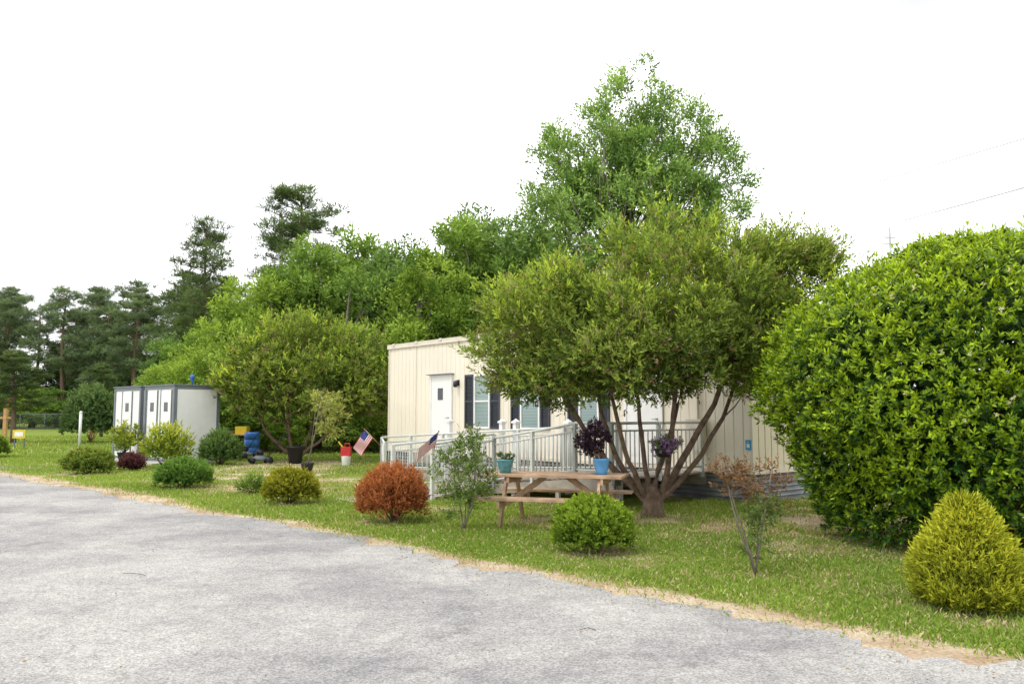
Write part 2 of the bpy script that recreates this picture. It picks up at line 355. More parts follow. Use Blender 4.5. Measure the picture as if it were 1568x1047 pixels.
for k in range(11): mb.b2((k*1.2+.1,.052,ZT-.02),(k*1.2+.2,.075,ZT+.045),0)
mb.obj('roof',[TRIM],B,False)
mb=MB()
for x in (-.012,LEN-.048): mb.b2((x,.003,ZB),(x+.06,.02,ZT-.1),0)
for t in (2.44,4.88,7.2,11.0): mb.b2((t,.003,ZB),(t+.035,.012,ZT-.1),0)
mb.b2((-.02,.003,ZB-.05),(LEN,.03,ZB+.02),0); mb.b2((-.03,-WID,ZB-.05),(-.003,.002,ZB+.02),0); mb.obj('corner_trim',[TRIM],B,False)
def skirt(mb,axis):
    nz=84; zs=np.linspace(-.02,ZB-.05,nz); d=.028*np.cos(zs/.088*2*math.pi); vs=[]
    for z,q in zip(zs,d):
        if axis=='x': vs+=[(0,-.03+q,z),(LEN,-.03+q,z)]
        elif axis=='y': vs+=[(.03-q,-.03,z),(.03-q,-WID,z)]
        else: vs+=[(LEN-.03+q,-.03,z),(LEN-.03+q,-WID,z)]
    mb.add(vs,[(2*k,2*k+1,2*k+3,2*k+2) for k in range(nz-1)],0,True)
mb=MB(); [skirt(mb,a) for a in 'xyz']; mb.obj('corrugated_skirting',[SKIRT],B,False)
def door(t0,t1,zt,name,win):
    mb=MB(); zb=.6
    mb.b2((t0-.06,.004,zb),(t0,.05,zt+.06),0); mb.b2((t1,.004,zb),(t1+.06,.05,zt+.06),0); mb.b2((t0,.004,zt),(t1,.05,zt+.06),0)
    mb.b2((t0,.004,zb),(t1,.03,zt),0); mb.b2((t0-.12,.004,zt+.062),(t1+.12,.13,zt+.085),2)
    mb.b2((t0+.08,.031,zb+.15),(t1-.08,.034,zb+.8),0)
    if win: mb.b2((t0+.36,.031,zt-.62),(t0+.6,.038,zt-.3),1); 
    mb.tube([(t0+.08,.03,1.5),(t0+.08,.08,1.5)],.02,8,3); mb.tube([(t0+.08,.075,1.5),(t0+.18,.08,1.5)],.012,6,3)
    mb.obj(name,[WHITE,DGLASS,GREYF,GALV],B,False,.003)
door(9.29,10.2,2.6,'entry_door',True); door(2.1,3.0,2.6,'side_door',False)
for k,(s0,w0,w1,s1) in enumerate([(7.22,7.6,8.26,8.66),(5.38,5.72,6.42,6.78),(3.5,3.8,4.42,4.78)]):
    mb=MB(); z0,z1=1.23,2.62
    for lo,hi in (((w0,.004,z0),(w0+.05,.045,z1)),((w1-.05,.004,z0),(w1,.045,z1)),((w0+.05,.004,z1-.05),(w1-.05,.045,z1)),((w0+.05,.004,z0),(w1-.05,.05,z0+.05)),((w0+.05,.004,(z0+z1)/2-.02),(w1-.05,.04,(z0+z1)/2+.02))): mb.b2(lo,hi,0)
    mb.b2((w0+.05,.004,z0+.05),(w1-.05,.018,z1-.05),1)
    mb.obj('window',[WHITE,BLIND],B,False)
    mb=MB()
    for a,b_ in ((s0,w0-.02),(w1+.02,s1)):
        mb.b2((a,.004,z0),(a+.05,.04,z1)); mb.b2((b_-.05,.004,z0),(b_,.04,z1)); 
        for z in (z0,(z0+z1)/2-.03,z1-.06): mb.b2((a+.05,.004,z),(b_-.05,.04,z+.06))
        mb.b2((a+.05,.004,z0+.06),(b_-.05,.014,z1-.06))
        z=z0+.08
        while z<z1-.08: 
            mb.box(((a+b_)/2,.022,z),(b_-a-.1,.02,.006),0,Matrix.Rotation(.6,3,'X')); z+=.035
    mb.obj('shutters',[SHUT],B,False)
mb=MB(); mb.b2((8.93,.004,2.35),(9.03,.03,2.5)); mb.lathe([(.03,0),(.06,.02),(.065,.14),(.03,.18)],(8.98,.1,2.3),12,1); mb.obj('porch_light',[BLACK,DGLASS],B,False)
mb=MB(); mb.b2((.02,.021,.95),(.14,.026,1.13),0); mb.b2((.05,.0265,.99),(.11,.029,1.06),1); mb.lathe([(.013,0),(.013,.02)],(.08,.028,1.075),8,1); mb.obj('accessible_sign',[SIGNB,WHITE],B,False)
mb=MB(); mb.b2((1.0,.02,.9),(1.35,.2,1.5)); mb.tube([(1.15,.06,1.5),(1.15,.06,ZT-.1)],.025,8); mb.obj('electrical_box',[TRIM],B,False)
# ------------------------------------------------------------------ ramp
RP=empty('wheelchair_ramp',(4.35,14.85,0),RZ)
mb=MB()
def floor(t0,z0,t1,z1,y0,y1):
    n=max(1,int(abs(t1-t0)/.14))
    for k in range(n):
        a=t0+(t1-t0)*k/n; b_=t0+(t1-t0)*(k+1)/n-(.006 if t1>t0 else -.006); za=z0+(z1-z0)*(k+.5)/n
        mb.box(((a+b_)/2,(y0+y1)/2,za-.02),(abs(b_-a),y1-y0,.035),0)
    for y in (y0+.02,y1-.02):
        mb.beam((t0,y,z0-.14 if z0>.2 else -.02),(t1,y,z1-.14),.04,.19,0)
floor(5.6,.2,1.9,.5,1.52,2.62); floor(1.9,.52,1.0,.52,.05,2.62); floor(10.4,.14,1.95,.5,.06,1.42)
for k in range(11):
    y0=4.1-k*.135; mb.b2((4.25,y0-.13,.0+k*.017),(5.55,y0,.035+k*.017))
mb.b2((9.2,.06,.3),(10.3,.6,.52),0)
for t in np.arange(1.1,6,1.25):
    for y in (1.6,2.55): mb.b2((t,y,-.02),(t+.09,y+.05,.4))
mb.obj('deck',[DECK],RP,False)
mb=MB()
def rail(t0,y0,z0,t1,y1,z1,h=.92,sp=.115,top=.026):
    a=Vector((t0,y0,z0));b_=Vector((t1,y1,z1));L=(b_-a).length; up=Vector((0,0,1))
    for hh,r in ((h,top),(h-.13,.018),(.1,.02)): mb.tube([a+up*hh,b_+up*hh],r,6)
    n=max(1,int(L/sp))
    for k in range(n+1):
        p=a+(b_-a)*k/n; mb.tube([p+up*.1,p+up*(h-.13)],.0125,4)
    n=max(1,round(L/1.5))
    for k in range(n+1):
        p=a+(b_-a)*k/n; mb.box(p+up*((h+.0)/2-.05),(.065,.065,h+.1),0)
rail(4.2,4.1,.03,4.2,2.62,.2,1.0); rail(4.2,2.62,.2,1.9,2.62,.5); rail(1.9,2.62,.52,1.02,2.62,.52); rail(1.02,2.62,.52,1.02,.15,.52); rail(10.4,1.47,.08,2.0,1.47,.5,.9)
rail(5.6,4.1,.03,5.6,1.5,.2,.95); rail(10.4,1.47,.08,8.9,2.3,.0,.88)
mb.obj('railing',[RAILM],RP,False)
mb=MB()
for t in (7.45,5.47,5.0,3.37,2.0):
    mb.b2((t-.05,1.32,0),(t+.05,1.42,1.4)); mb.b2((t-.075,1.295,1.4),(t+.075,1.445,1.44)); 
    mb.add([(t-.06,1.31,1.44),(t+.06,1.31,1.44),(t+.06,1.43,1.44),(t-.06,1.43,1.44),(t,1.37,1.5)],[(0,1,4),(1,2,4),(2,3,4),(3,0,4)])
mb.obj('capped_posts',[WHITE],RP,False)
def loc(t,y,z): return (4.35-.643*t-.766*y,14.85+.766*t-.643*y,z)
mb=MB(); mb.add([loc(4.2,4.12,.006),loc(5.6,4.12,.006),loc(5.9,5.3,.006),loc(4.4,5.5,.006)],[(3,2,1,0)]); mb.obj('concrete_walkway',[CONC])
# ------------------------------------------------------------------ flags
def flag(name,base,dirv,L,fs):
    e=empty(name,base); base=Vector(base); d=Vector(dirv).normalized(); mb=MB(); mb.tube([base,base+d*L],.008,6); mb.tube([base+d*L,base+d*(L+.03)],.014,6); mb.obj('pole',[WOOD2],e)
    mb=MB(); top=base+d*L; fly=Vector((-.55,-.1,-.85)).normalized() if d.x>-0.2 else Vector((-.35,-.2,-.9)).normalized(); W=fs*1.6;H=fs
    fly=(fly-d*fly.dot(d)*.6).normalized(); nrm=fly.cross(d)
    nu,nv=16,13; vs=[]
    for j in range(nv+1):
        for i in range(nu+1):
            u=i/nu;v=j/nv; vs.append(top-d*(v*H)+fly*(u*W)+nrm*(.04*math.sin(u*8+v*2)*u)+Vector((0,0,-.06*u*u)))
    for j in range(nv):
        for i in range(nu):
            canton=(i<7 and j<7); m=2 if canton else (0 if j%2==0 else 1)
            q=j*(nu+1)+i; mb.add([vs[q],vs[q+1],vs[q+nu+2],vs[q+nu+1]],[(0,1,2,3)],m,True)
            if canton and (i+j)%2==0:
                c=(vs[q]+vs[q+nu+2])/2
                for sgn in (1,-1):
                    cc=c+nrm*.002*sgn; r=fs*.018; mb.add([cc+fly*r,cc+d*r,cc-fly*r,cc-d*r],[(0,1,2,3)],1)
    mb.obj('cloth',[FRED,FWH,FBL],e)
flag('american_flag',loc(10.4,1.5,.75),(-.55,-.2,.6),.62,.32)
flag('american_flag.001',loc(4.2,4.1,.8),(.22,-.1,.9),.48,.27)
# ------------------------------------------------------------------ picnic table
T=empty('picnic_table',(.65,12.0,0),math.radians(-16)); mb=MB(); Lh=1.0
for k in range(5): mb.b2((-Lh,-.37+k*.15,.70),(Lh,-.37+k*.15+.14,.738))
for s in (-1,1):
    for k in range(2): y=s*.72-.135+k*.14; mb.b2((-Lh,y,.41),(Lh,y+.13,.448))
for x in (-.68,.68):
    for s in (-1,1): mb.beam((x,s*.26,.698),(x,s*.62,0.0),.04,.09)
    mb.b2((x+.022,-.84,.31),(x+.06,.84,.408)); mb.b2((x+.022,-.36,.61),(x+.06,.36,.698))
    mb.beam((x*.94,0,.36),(x*.25,0,.69),.04,.08)
mb.obj('table_frame',[WOOD],T,False,.004)
def pot(name,c,r,h,m,soil=True):
    e=empty(name,c); mb=MB(); mb.lathe([(r*.68,0),(r*.8,h*.3),(r*.97,h*.8),(r*1.06,h*.9),(r*1.06,h),(r*.92,h),(r*.9,h*.9),(.001,h*.9)],c,22,0); mb.obj('pot',[m],e)
    mb=MB(); mb.lathe([(.001,h*.905),(r*.9,h*.905)],c,16); mb.obj('soil',[SOIL],e); return e
e=pot('potted_purple_plant',(1.28,11.78,.738),.115,.23,BLUEPOT)
C=clumps([((1.2,11.78,1.22),(.2,.18,.26))],26); leafobj('leaves',[clump_sprigs(C,.09,10,(1.25,11.78,1.0),7,.05,.06,.03,1.0,(.012,.008,.014),(.07,.03,.06),base=.4)],LEAFG,e)
mb=MB(); [limb(mb,(1.28,11.78,.92),c,.008,.003,n=3,seg=4) for c in C[::2]]; mb.obj('stems',[BARK],e)
e=pot('potted_succulent',(-.1,12.12,.738),.12,.2,TEALPOT)
C=clumps([((-.1,12.12,.97),(.1,.1,.06))],8); leafobj('leaves',[clump_sprigs(C,.04,6,(-.1,12.12,.9),6,.02,.06,.02,.8,(.04,.09,.02),(.15,.2,.05))],LEAFG,e)
# ------------------------------------------------------------------ bottlebrush trees
def bottlebrush(name,base,ells,scale,K,per,leaves,L,W,center,stems,rs):
    e=empty(name,base); bx,by,bz=base
    C=clumps(ells,K,.3,.42)
    D1=(.07,.12,.025); D2=(.36,.47,.07)
    zc=center[2]+.9*scale
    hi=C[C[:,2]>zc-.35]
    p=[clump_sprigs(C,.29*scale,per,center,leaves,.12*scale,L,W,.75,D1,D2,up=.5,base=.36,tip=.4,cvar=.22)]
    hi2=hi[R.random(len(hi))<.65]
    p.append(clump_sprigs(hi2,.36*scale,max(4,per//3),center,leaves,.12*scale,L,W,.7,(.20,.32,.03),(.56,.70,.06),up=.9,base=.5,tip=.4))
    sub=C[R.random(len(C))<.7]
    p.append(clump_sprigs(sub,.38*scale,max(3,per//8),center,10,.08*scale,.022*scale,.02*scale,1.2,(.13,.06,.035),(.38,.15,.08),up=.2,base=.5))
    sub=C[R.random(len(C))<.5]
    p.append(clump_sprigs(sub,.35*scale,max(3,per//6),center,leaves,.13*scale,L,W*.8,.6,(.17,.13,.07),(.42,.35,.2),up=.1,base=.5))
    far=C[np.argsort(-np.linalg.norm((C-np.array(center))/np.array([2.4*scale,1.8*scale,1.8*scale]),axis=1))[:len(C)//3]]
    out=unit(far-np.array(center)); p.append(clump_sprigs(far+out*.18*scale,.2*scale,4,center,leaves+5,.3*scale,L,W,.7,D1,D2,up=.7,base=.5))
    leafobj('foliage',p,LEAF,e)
    mb=MB(); tips=[]
    mb.tube([(bx,by,-.05),(bx,by,.08),(bx+.01,by,.3),(bx,by,.5)],[.22*rs,.17*rs,.15*rs,.06*rs],12)
    for (tx,ty,tz),r in stems:
        a=(bx+R.normal()*.04,by+R.normal()*.04,.12); pts_=limb(mb,a,(tx,ty,tz),r,r*.5,wob=.04,n=9,seg=8,bow=((tx-bx)*.08,0,-.12*rs)); tips.append((np.array(pts_[-1]),r*.5)); tips.append((np.array(pts_[6]),r*.62))
    for c in C[::2]:
        d=[np.linalg.norm(c-t[0])+(.6 if c[2]<t[0][2]-.2 else 0) for t in tips]; k=int(np.argmin(d)); limb(mb,tips[k][0],c-np.array([0,0,.1]),min(tips[k][1]*.5,.026*rs),.005,wob=.1,n=5,seg=5)
    mb.obj('trunk',[BARK],e); return e
bottlebrush('bottlebrush_tree',(2.21,13.0,0),[((.95,13,2.9),(1.5,1.6,1.1)),((2.6,13.2,3.35),(1.8,1.9,1.35)),((4.2,13.2,3.6),(1.05,1.2,.95)),((3.4,12.9,2.75),(1.4,1.2,.8)),((1.9,12.5,2.75),(1.5,1.2,.8)),((.35,12.9,2.4),(.8,.9,.5)),((1.2,12.7,2.3),(1.5,1.3,.45)),((2.9,12.8,2.4),(1.6,1.3,.45))],1,470,44,7,.08,.03,(2.4,13,2.3),
  [((.7,12.9,2.1),.062),((1.35,13.4,2.2),.055),((1.5,12.6,2.1),.05),((2.0,13.3,2.3),.05),((2.55,12.8,2.2),.06),((2.9,13.4,2.3),.055),((3.4,12.9,2.2),.065),((3.8,13.3,2.5),.05)],1)
bottlebrush('bottlebrush_tree.001',(-7.4,28,0),[((-8.4,28,2.9),(1.6,1.8,1.3)),((-6.9,28,3.15),(2.0,2,1.65)),((-5.3,28,2.7),(1.2,1.5,1.4)),((-9.0,28,2.5),(1.0,1.2,.9)),((-6.9,27,2.4),(2.1,1.2,.9)),((-4.8,28,1.9),(.8,1,.9))],1.35,230,36,6,.15,.055,(-7.2,28,1.6),
  [((-8.8,28,1.8),.07),((-8.0,28.3,2.0),.07),((-7.6,27.7,2.1),.07),((-6.6,28,2.0),.07),((-5.6,28.1,1.9),.07)],1.2)
e=empty('hanging_flower_basket',(2.3,12.45,1.05)); mb=MB(); mb.lathe([(.08,0),(.13,.06),(.15,.13),(.13,.13),(.001,.12)],(2.3,12.45,.95),16,0)
for a in (0,2.1,4.2): mb.tube([(2.3+.14*math.cos(a),12.45+.14*math.sin(a),1.08),(2.3,12.45,1.5)],.003,4,1)
mb.tube([(2.3,12.45,1.5),(2.32,12.6,2.35)],.004,4,1); mb.obj('basket',[BLACK,BLACK],e)
C=clumps([((2.3,12.45,1.12),(.24,.2,.1))],26); leafobj('leaves',[clump_sprigs(C,.07,6,(2.3,12.45,1),6,.04,.04,.018,.9,(.05,.1,.02),(.18,.26,.06))],LEAF,e); leafobj('flowers',[clump_sprigs(C,.1,6,(2.3,12.45,1),5,.01,.034,.028,1.2,(.26,.1,.36),(.5,.28,.6))],LEAF,e)
# ------------------------------------------------------------------ large right bush
e=empty('large_green_bush',(5.75,10.2,0))
BC=(5.95,10.35,1.85); BR=(2.85,2.4,2.1)
def bushpts(n,c,r,shell,amp=.2):
    d=rdir(n); d[:,2]=np.where(d[:,2]<-.93,-d[:,2],d[:,2])
    hr=np.hypot(d[:,0],d[:,1]); k=(d[:,2]<-.35); s_=np.where(k,np.minimum(.94/np.maximum(hr,.1),1.9),1.)
    p4=(np.abs(d)**2.25).sum(1)**(-1/2.25); d2=d*p4[:,None]*np.stack([s_,s_,np.ones(n)],1)
    nz=fbm(d[:,0]*3+d[:,2]*2+5,d[:,1]*3-d[:,2]*2+5,.75,50)*.7+.45*fbm(d[:,0]*3-d[:,2]*3,d[:,1]*3+d[:,2]*3,2.2,52)
    f=(1-amp+amp*1.9*(nz-.4))*shell
    P=np.array(c)+d2*np.array(r)*f[:,None]
    k=1-.26*np.clip((1.45-P[:,2])/1.3,0,1)
    P[:,0]=c[0]+(P[:,0]-c[0])*k; P[:,1]=c[1]+(P[:,1]-c[1])*k
    return P,d
P,D=bushpts(16500,BC,BR,1.02-.15*R.random(16500)**1.6)
k=P[:,2]>.05; P=P[k];D=D[k]
t=.3+R.normal(size=len(P))*.14+.22*D[:,2]+.65*(fbm(P[:,0]*1.3+P[:,2],P[:,1]+P[:,2]*1.4,1.5,60)-.45)-.25*np.clip(.9-P[:,2],0,1)  # leaves near the ground darkened; the shade down there is in their colour
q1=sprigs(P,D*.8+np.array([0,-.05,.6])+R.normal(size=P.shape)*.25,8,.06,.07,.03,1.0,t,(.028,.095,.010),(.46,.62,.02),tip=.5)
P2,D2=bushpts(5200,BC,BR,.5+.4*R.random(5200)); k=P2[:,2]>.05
q2=sprigs(P2[k],D2[k]+R.normal(size=(k.sum(),3))*.4,7,.1,.12,.06,1.1,np.full(k.sum(),.12),(.02,.06,.01),(.12,.24,.02),tip=.2)  # inner leaves in a darker palette: interior shade painted into them
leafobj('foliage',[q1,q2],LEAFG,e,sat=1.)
mb=MB()
for k in range(40):
    a=R.uniform(0,6.28); mb.tube([(5.95+1.0*math.cos(a)*R.random(),10.3+.9*math.sin(a)*R.random(),0),(5.95+1.3*math.cos(a),10.3+1.1*math.sin(a),.7),(5.95+1.8*math.cos(a),10.3+1.5*math.sin(a),1.6)],[.03,.02,.008],6)
mb.obj('stems',[BARK],e)
P,D=bushpts(1200,BC,BR,.97); k=D[:,2]>.3; P=P[k][:190];D=D[k][:190]
leafobj('shoots',[sprigs(P,D*.6+np.array([0,0,.8])+R.normal(size=P.shape)*.2,12,.26,.07,.03,.9,np.full(len(P),.55),(.028,.095,.01),(.46,.62,.02),tip=.5)],LEAFG,e,sat=1.)
P,D=bushpts(500,BC,BR,1.02); k=(D[:,1]<-.2)&(D[:,0]<-.2)&(P[:,2]>1.2)&(R.random(500)<.3); P=P[k];D=D[k]
leafobj('blossoms',[sprigs(P,D,9,.03,.035,.02,1.1,R.random(len(P)),(.5,.45,.2),(.75,.72,.5))],LEAF,e)
# ------------------------------------------------------------------ shrubs
def shrub(name,c,w,h,dark,light,n=700,L=.05,W=.016,slen=.08,cone=False,leaves=8,up=.7,mt=None,spread=.7,lump=.3):
    e=empty(name,c); r=w/2
    def pt(n,f0,f1):
        d=rdir(n); d[:,2]=np.abs(d[:,2])-.45*R.random(n); d=unit(d)
        hr=np.hypot(d[:,0],d[:,1]); low=d[:,2]<.2; s_=np.where(low,.97/np.maximum(hr,.1),1.); 
        f=(f0+(f1-f0)*R.random(n)**.7)*(1-lump*.5+lump*fbm(d[:,0]*3+c[0],d[:,1]*3+d[:,2]*3+c[1],1.6,70)*1.3)
        if cone:
            z=R.random(n)**1.25; rr=r*((1-z)**.7)*(.8+.2*np.minimum(1,z*5)); a=np.arctan2(d[:,1],d[:,0])
            rr=rr*(.84+.32*vn(a*2+3,z*6+3,1.6,71)); f=(f0+(f1-f0)*R.random(n)**.7)
            P=np.stack([c[0]+np.cos(a)*rr*f,c[1]+np.sin(a)*rr*f,c[2]+.03+z*h*.93],1); D=np.stack([np.cos(a)*.7,np.sin(a)*.7,np.full(n,up)],1); zz=z-.4
        else:
            P=np.array(c)+np.array([0,0,h*.36])+d*f[:,None]*np.array([r,r,h*.6])*np.stack([s_,s_,np.ones(n)],1); P[:,2]=np.maximum(P[:,2],.02+.05*R.random(n)); D=d*.9+np.array([0,0,up]); zz=d[:,2]
        return P,D,zz,f
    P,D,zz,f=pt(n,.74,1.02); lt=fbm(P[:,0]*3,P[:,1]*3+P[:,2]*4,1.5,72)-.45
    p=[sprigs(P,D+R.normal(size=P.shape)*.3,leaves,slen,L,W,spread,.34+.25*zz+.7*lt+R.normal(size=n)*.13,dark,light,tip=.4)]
    n2=n//2; P,D,zz,f=pt(n2,.25,.72); p.append(sprigs(P,D+R.normal(size=P.shape)*.5,leaves,slen,L*1.2,W*1.6,1.0,np.full(n2,.05),dark,light,tip=.1))  # inside fill kept at the dark end, shade of the interior as leaf colour
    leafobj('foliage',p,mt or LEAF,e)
    mb=MB()
    for k in range(16):
        q=P[R.integers(n2)]; mb.tube([(c[0]+R.normal()*.04,c[1]+R.normal()*.04,-.01),((c[0]+q[0])/2,(c[1]+q[1])/2,q[2]*.4),tuple(q)],[.014,.01,.004],5)
    mb.obj('stems',[BARK],e); return e
shrub('golden_cypress_shrub',(3.8,6.95,0),.98,.86,(.14,.18,.012),(.62,.64,.03),3600,.05,.014,.10,cone=True,up=.9,spread=.55)
shrub('round_boxwood_shrub',(.94,9.65,0),.82,.62,(.05,.12,.014),(.32,.46,.03),1900,.045,.02,.06)
shrub('rust_orange_shrub',(-1.79,12.35,0),.93,.76,(.16,.05,.018),(.60,.22,.075),2000,.045,.016,.10,up=1.0,lump=.45)
shrub('yellow_green_shrub',(-3.97,14.85,0),.84,.58,(.07,.09,.01),(.42,.42,.03),1300,.055,.022,.07)
shrub('dark_green_shrub',(-7.16,18,0),1.04,.58,(.04,.10,.02),(.20,.36,.06),1300,.06,.028,.08,lump=.4)
shrub('dark_green_shrub.001',(-11.4,22.2,0),1.08,.6,(.05,.10,.015),(.28,.36,.06),1000,.07,.035,.09,lump=.4)
shrub('purple_shrub',(-10.8,23.4,0),.55,.4,(.06,.02,.03),(.2,.08,.09),300,.07,.035,.1,lump=.5)
shrub('purple_shrub.001',(-14.4,27.6,0),.6,.35,(.06,.02,.03),(.2,.08,.09),300,.07,.035,.08)
shrub('green_shrub',(-19.4,30.2,0),1.4,.85,(.06,.12,.015),(.26,.38,.05),900,.09,.045,.1)
shrub('green_shrub.001',(-9.2,26.0,0),1.05,.95,(.05,.10,.03),(.20,.33,.08),700,.08,.035,.14,lump=.6)
shrub('yellow_leaf_shrub',(-10.3,24.5,0),1.1,1.15,(.12,.2,.02),(.56,.60,.06),220,.14,.05,.2,up=1.0,lump=.7,leaves=7)
shrub('weed_tuft',(-5.2,16.6,0),.5,.3,(.06,.12,.015),(.22,.34,.06),90,.08,.02,.12,lump=.6)
shrub('round_tree_shrub',(-23.6,46,0),2.6,3.1,(.05,.11,.035),(.20,.31,.11),1500,.16,.07,.2)
e=pot('potted_yellow_shrub',(-13.0,27.6,0),.22,.32,BLACK); C=clumps([((-13,27.6,.85),(.4,.4,.4))],26); leafobj('leaves',[clump_sprigs(C,.14,10,(-13,27.6,.5),7,.1,.12,.05,.9,(.1,.18,.02),(.5,.55,.06))],LEAF,e); mb=MB(); [limb(mb,(-13,27.6,.28),c,.012,.004,n=3,seg=4) for c in C[::2]]; mb.obj('stems',[BARK],e)
def sapling(name,base,stems,C,cr,per,L,W,dark,light,up=.4,leaves=6,slen=.08,r=.012):
    e=empty(name,base); mb=MB(); tips=[]
    for s in stems:
        p=limb(mb,base,s,r,r*.35,wob=.05,n=7,seg=6); tips+=p[2:]
    for c in C:
        k=int(np.argmin([np.linalg.norm(np.array(q)-c) for q in tips])); limb(mb,tips[k],c,.005,.002,wob=.08,n=3,seg=4)
    mb.obj('stems',[BARKG],e)
    leafobj('leaves',[clump_sprigs(C,cr,per,base,leaves,slen,L,W,.9,dark,light,up=up)],LEAF,e); return e
C=clumps([((-.66,11.35,.72),(.42,.35,.5)),((-.6,11.35,1.15),(.2,.22,.28)),((-.7,11.35,.35),(.2,.2,.25))],80,.2); sapling('young_crepe_myrtle',(-.66,11.35,0),[(-.9,11.3,1.1),(-.6,11.4,1.36),(-.3,11.3,1.0),(-.75,11.5,.8)],C,.09,8,.05,.026,(.08,.14,.03),(.26,.36,.09))
C=clumps([((2.4,8.25,.95),(.36,.28,.16)),((2.55,8.3,.75),(.2,.2,.15)),((2.2,8.2,.98),(.2,.2,.12))],46,.2); e=sapling('red_leaf_crepe_myrtle',(2.43,8.3,0),[(2.1,8.15,1.05),(2.18,8.2,.8),(2.62,8.3,1.05),(2.5,8.35,.8)],C,.07,5,.045,.022,(.12,.07,.035),(.34,.19,.10),r=.013)
C=clumps([((2.45,8.3,.38),(.12,.12,.28)),((2.5,8.3,.6),(.15,.12,.2))],30,.2); leafobj('low_leaves',[clump_sprigs(C,.06,6,(2.4,8.3,0),6,.05,.045,.024,.9,(.09,.15,.04),(.3,.38,.12))],LEAF,e)
e=pot('potted_weeping_sapling',(-5.54,22.3,0),.17,.28,BLACK); C=clumps([((-5.1,22.3,1.9),(.45,.4,.4)),((-4.9,22.3,1.35),(.35,.3,.35))],36,.3); mb=MB(); pp=limb(mb,(-5.54,22.3,.2),(-5.2,22.3,2.15),.022,.01,n=7,wob=.04); [limb(mb,pp[5],c,.007,.003,n=4,seg=4,bow=(0,0,.1)) for c in C]; mb.tube([(-5.5,22.3,.2),(-5.3,22.35,2.3)],.008,5); mb.obj('stems',[BARKG],e); leafobj('leaves',[clump_sprigs(C,.12,9,(-5.2,22.3,1.5),6,.1,.09,.035,.8,(.18,.24,.04),(.6,.6,.2),up=-.4)],LEAF,e)
# ------------------------------------------------------------------ portable cabins
fd=Vector((-.75,.66,0)).normalized(); ang=math.atan2(fd.y,fd.x)
def cabin(name,corner,two):
    e=empty(name,(corner[0],corner[1],0),ang); w,dp,h=2.12,1.6,2.5; mb=MB(); f=.11
    mb.b2((.02,-dp+.02,.12),(w-.02,-.03,h-.06),0)
    for x in (0,w-f):
        for y in (-f,-dp): mb.b2((x,y,.0),(x+f,y+f,h),1)
    for z in (0.02,h-f+.02):
        mb.b2((f,-f+.004,z),(w-f,-.004,z+f),1); mb.b2((f,-dp+.004,z),(w-f,-dp+f,z+f),1); mb.b2((.004,-dp+f,z),(f-.004,-f,z+f),1); mb.b2((w-f+.004,-dp+f,z),(w-.004,-f,z+f),1)
    mb.b2((-.03,-dp-.03,h+.021),(w+.03,.03,h+.06),1)
    ds=[(.22,.92),(1.2,1.9)] if two else [(.7,1.42)]
    for a,b_ in ds:
        mb.b2((a-.04,-.03,.14),(a,.005,h-.12),1); mb.b2((b_,-.03,.14),(b_+.04,.005,h-.12),1); mb.b2((a,-.03,.16),(b_,-.008,h-.14),0)
        mb.b2((a+.22,-.008,1.68),(a+.48,-.001,1.98),2); mb.tube([(a+.08,-.01,1.05),(a+.08,.04,1.05),(a+.08,.04,1.2),(a+.08,-.01,1.2)],.014,6,1)
    for k in range(8): mb.b2((w-.5,-.028,.3+k*.05),(w-.25,-.0,.33+k*.05),1) if not two else mb.b2((1.35,-.007,.3+k*.05),(1.75,.004,.325+k*.05),2)
    if two: mb.lathe([(.04,0),(.04,.2),(.08,.22),(.08,.3),(.01,.36)],(.4,-.8,h+.06),10,3)
    mb.obj('cabin_shell',[WHITE,GREYF,DGLASS,BLUE],e,False,.004)
cabin('portable_restroom_cabin',(-10.9,26.4),True)
cabin('portable_restroom_cabin.001',(-10.9+fd.x*2.4,26.4+fd.y*2.4),False)
mb=MB(); mb.M=Matrix.Translation((-10.9,26.4,0))@Matrix.Rotation(ang,4,'Z'); mb.b2((-.1,-1.8,.0),(4.8,.7,.05)); mb.obj('concrete_slab',[CONC])
# ------------------------------------------------------------------ yard items
def mower(name,x,y,rz):
    e=empty(name,(x,y,0),rz); mb=MB()
    mb.lathe([(.24,.0),(.27,.03),(.26,.1),(.16,.13),(.14,.16)],(0,0,.1),18,0); mb.lathe([(.11,0),(.12,.12),(.1,.18),(.03,.2)],(0,0,.25),14,1)
    for a in (-1,1):
        for b_ in (-1,1):
            mb.tube([(a*.26,b_*.24,.1),(a*.26,b_*.29,.1)],.1 if a<0 else .13,14,1)
        mb.tube([(.22,a*.2,.2),(.75,a*.2,.85),(.85,a*.16,.95)],.012,6,1)
    mb.tube([(.85,-.16,.95),(.85,.16,.95)],.012,6,1); mb.obj('mower_body',[GREYF,BLACK],e,False)
mower('push_lawn_mower',-8.2,26.8,.4); mower('push_lawn_mower.001',-9.6,29.6,-.5)
e=empty('work_table',(-11.4,33,0)); mb=MB(); mb.b2((-12.3,32.6,.75),(-10.5,33.4,.8))
for x in (-12.2,-10.65):
    for y in (32.65,33.28): mb.b2((x,y,0),(x+.07,y+.07,.75))
for k in range(5): mb.tube([(-12.2,32.75+k*.13,.86),(-11.2,32.75+k*.13,.86)],.055,8,1)
mb.b2((-11.05,32.75,.8),(-10.6,33.2,1.1),2); mb.obj('table_body',[WOOD2,BARK,YEL],e)
e=empty('blue_barrel',(-10.3,31.6,0)); mb=MB(); mb.lathe([(.26,0),(.29,.05),(.29,.3),(.27,.32),(.29,.34),(.29,.6),(.27,.62),(.29,.64),(.29,.85),(.25,.9),(.001,.9)],(-10.0,31.6,0),18); mb.obj('barrel_body',[BLUE],e)
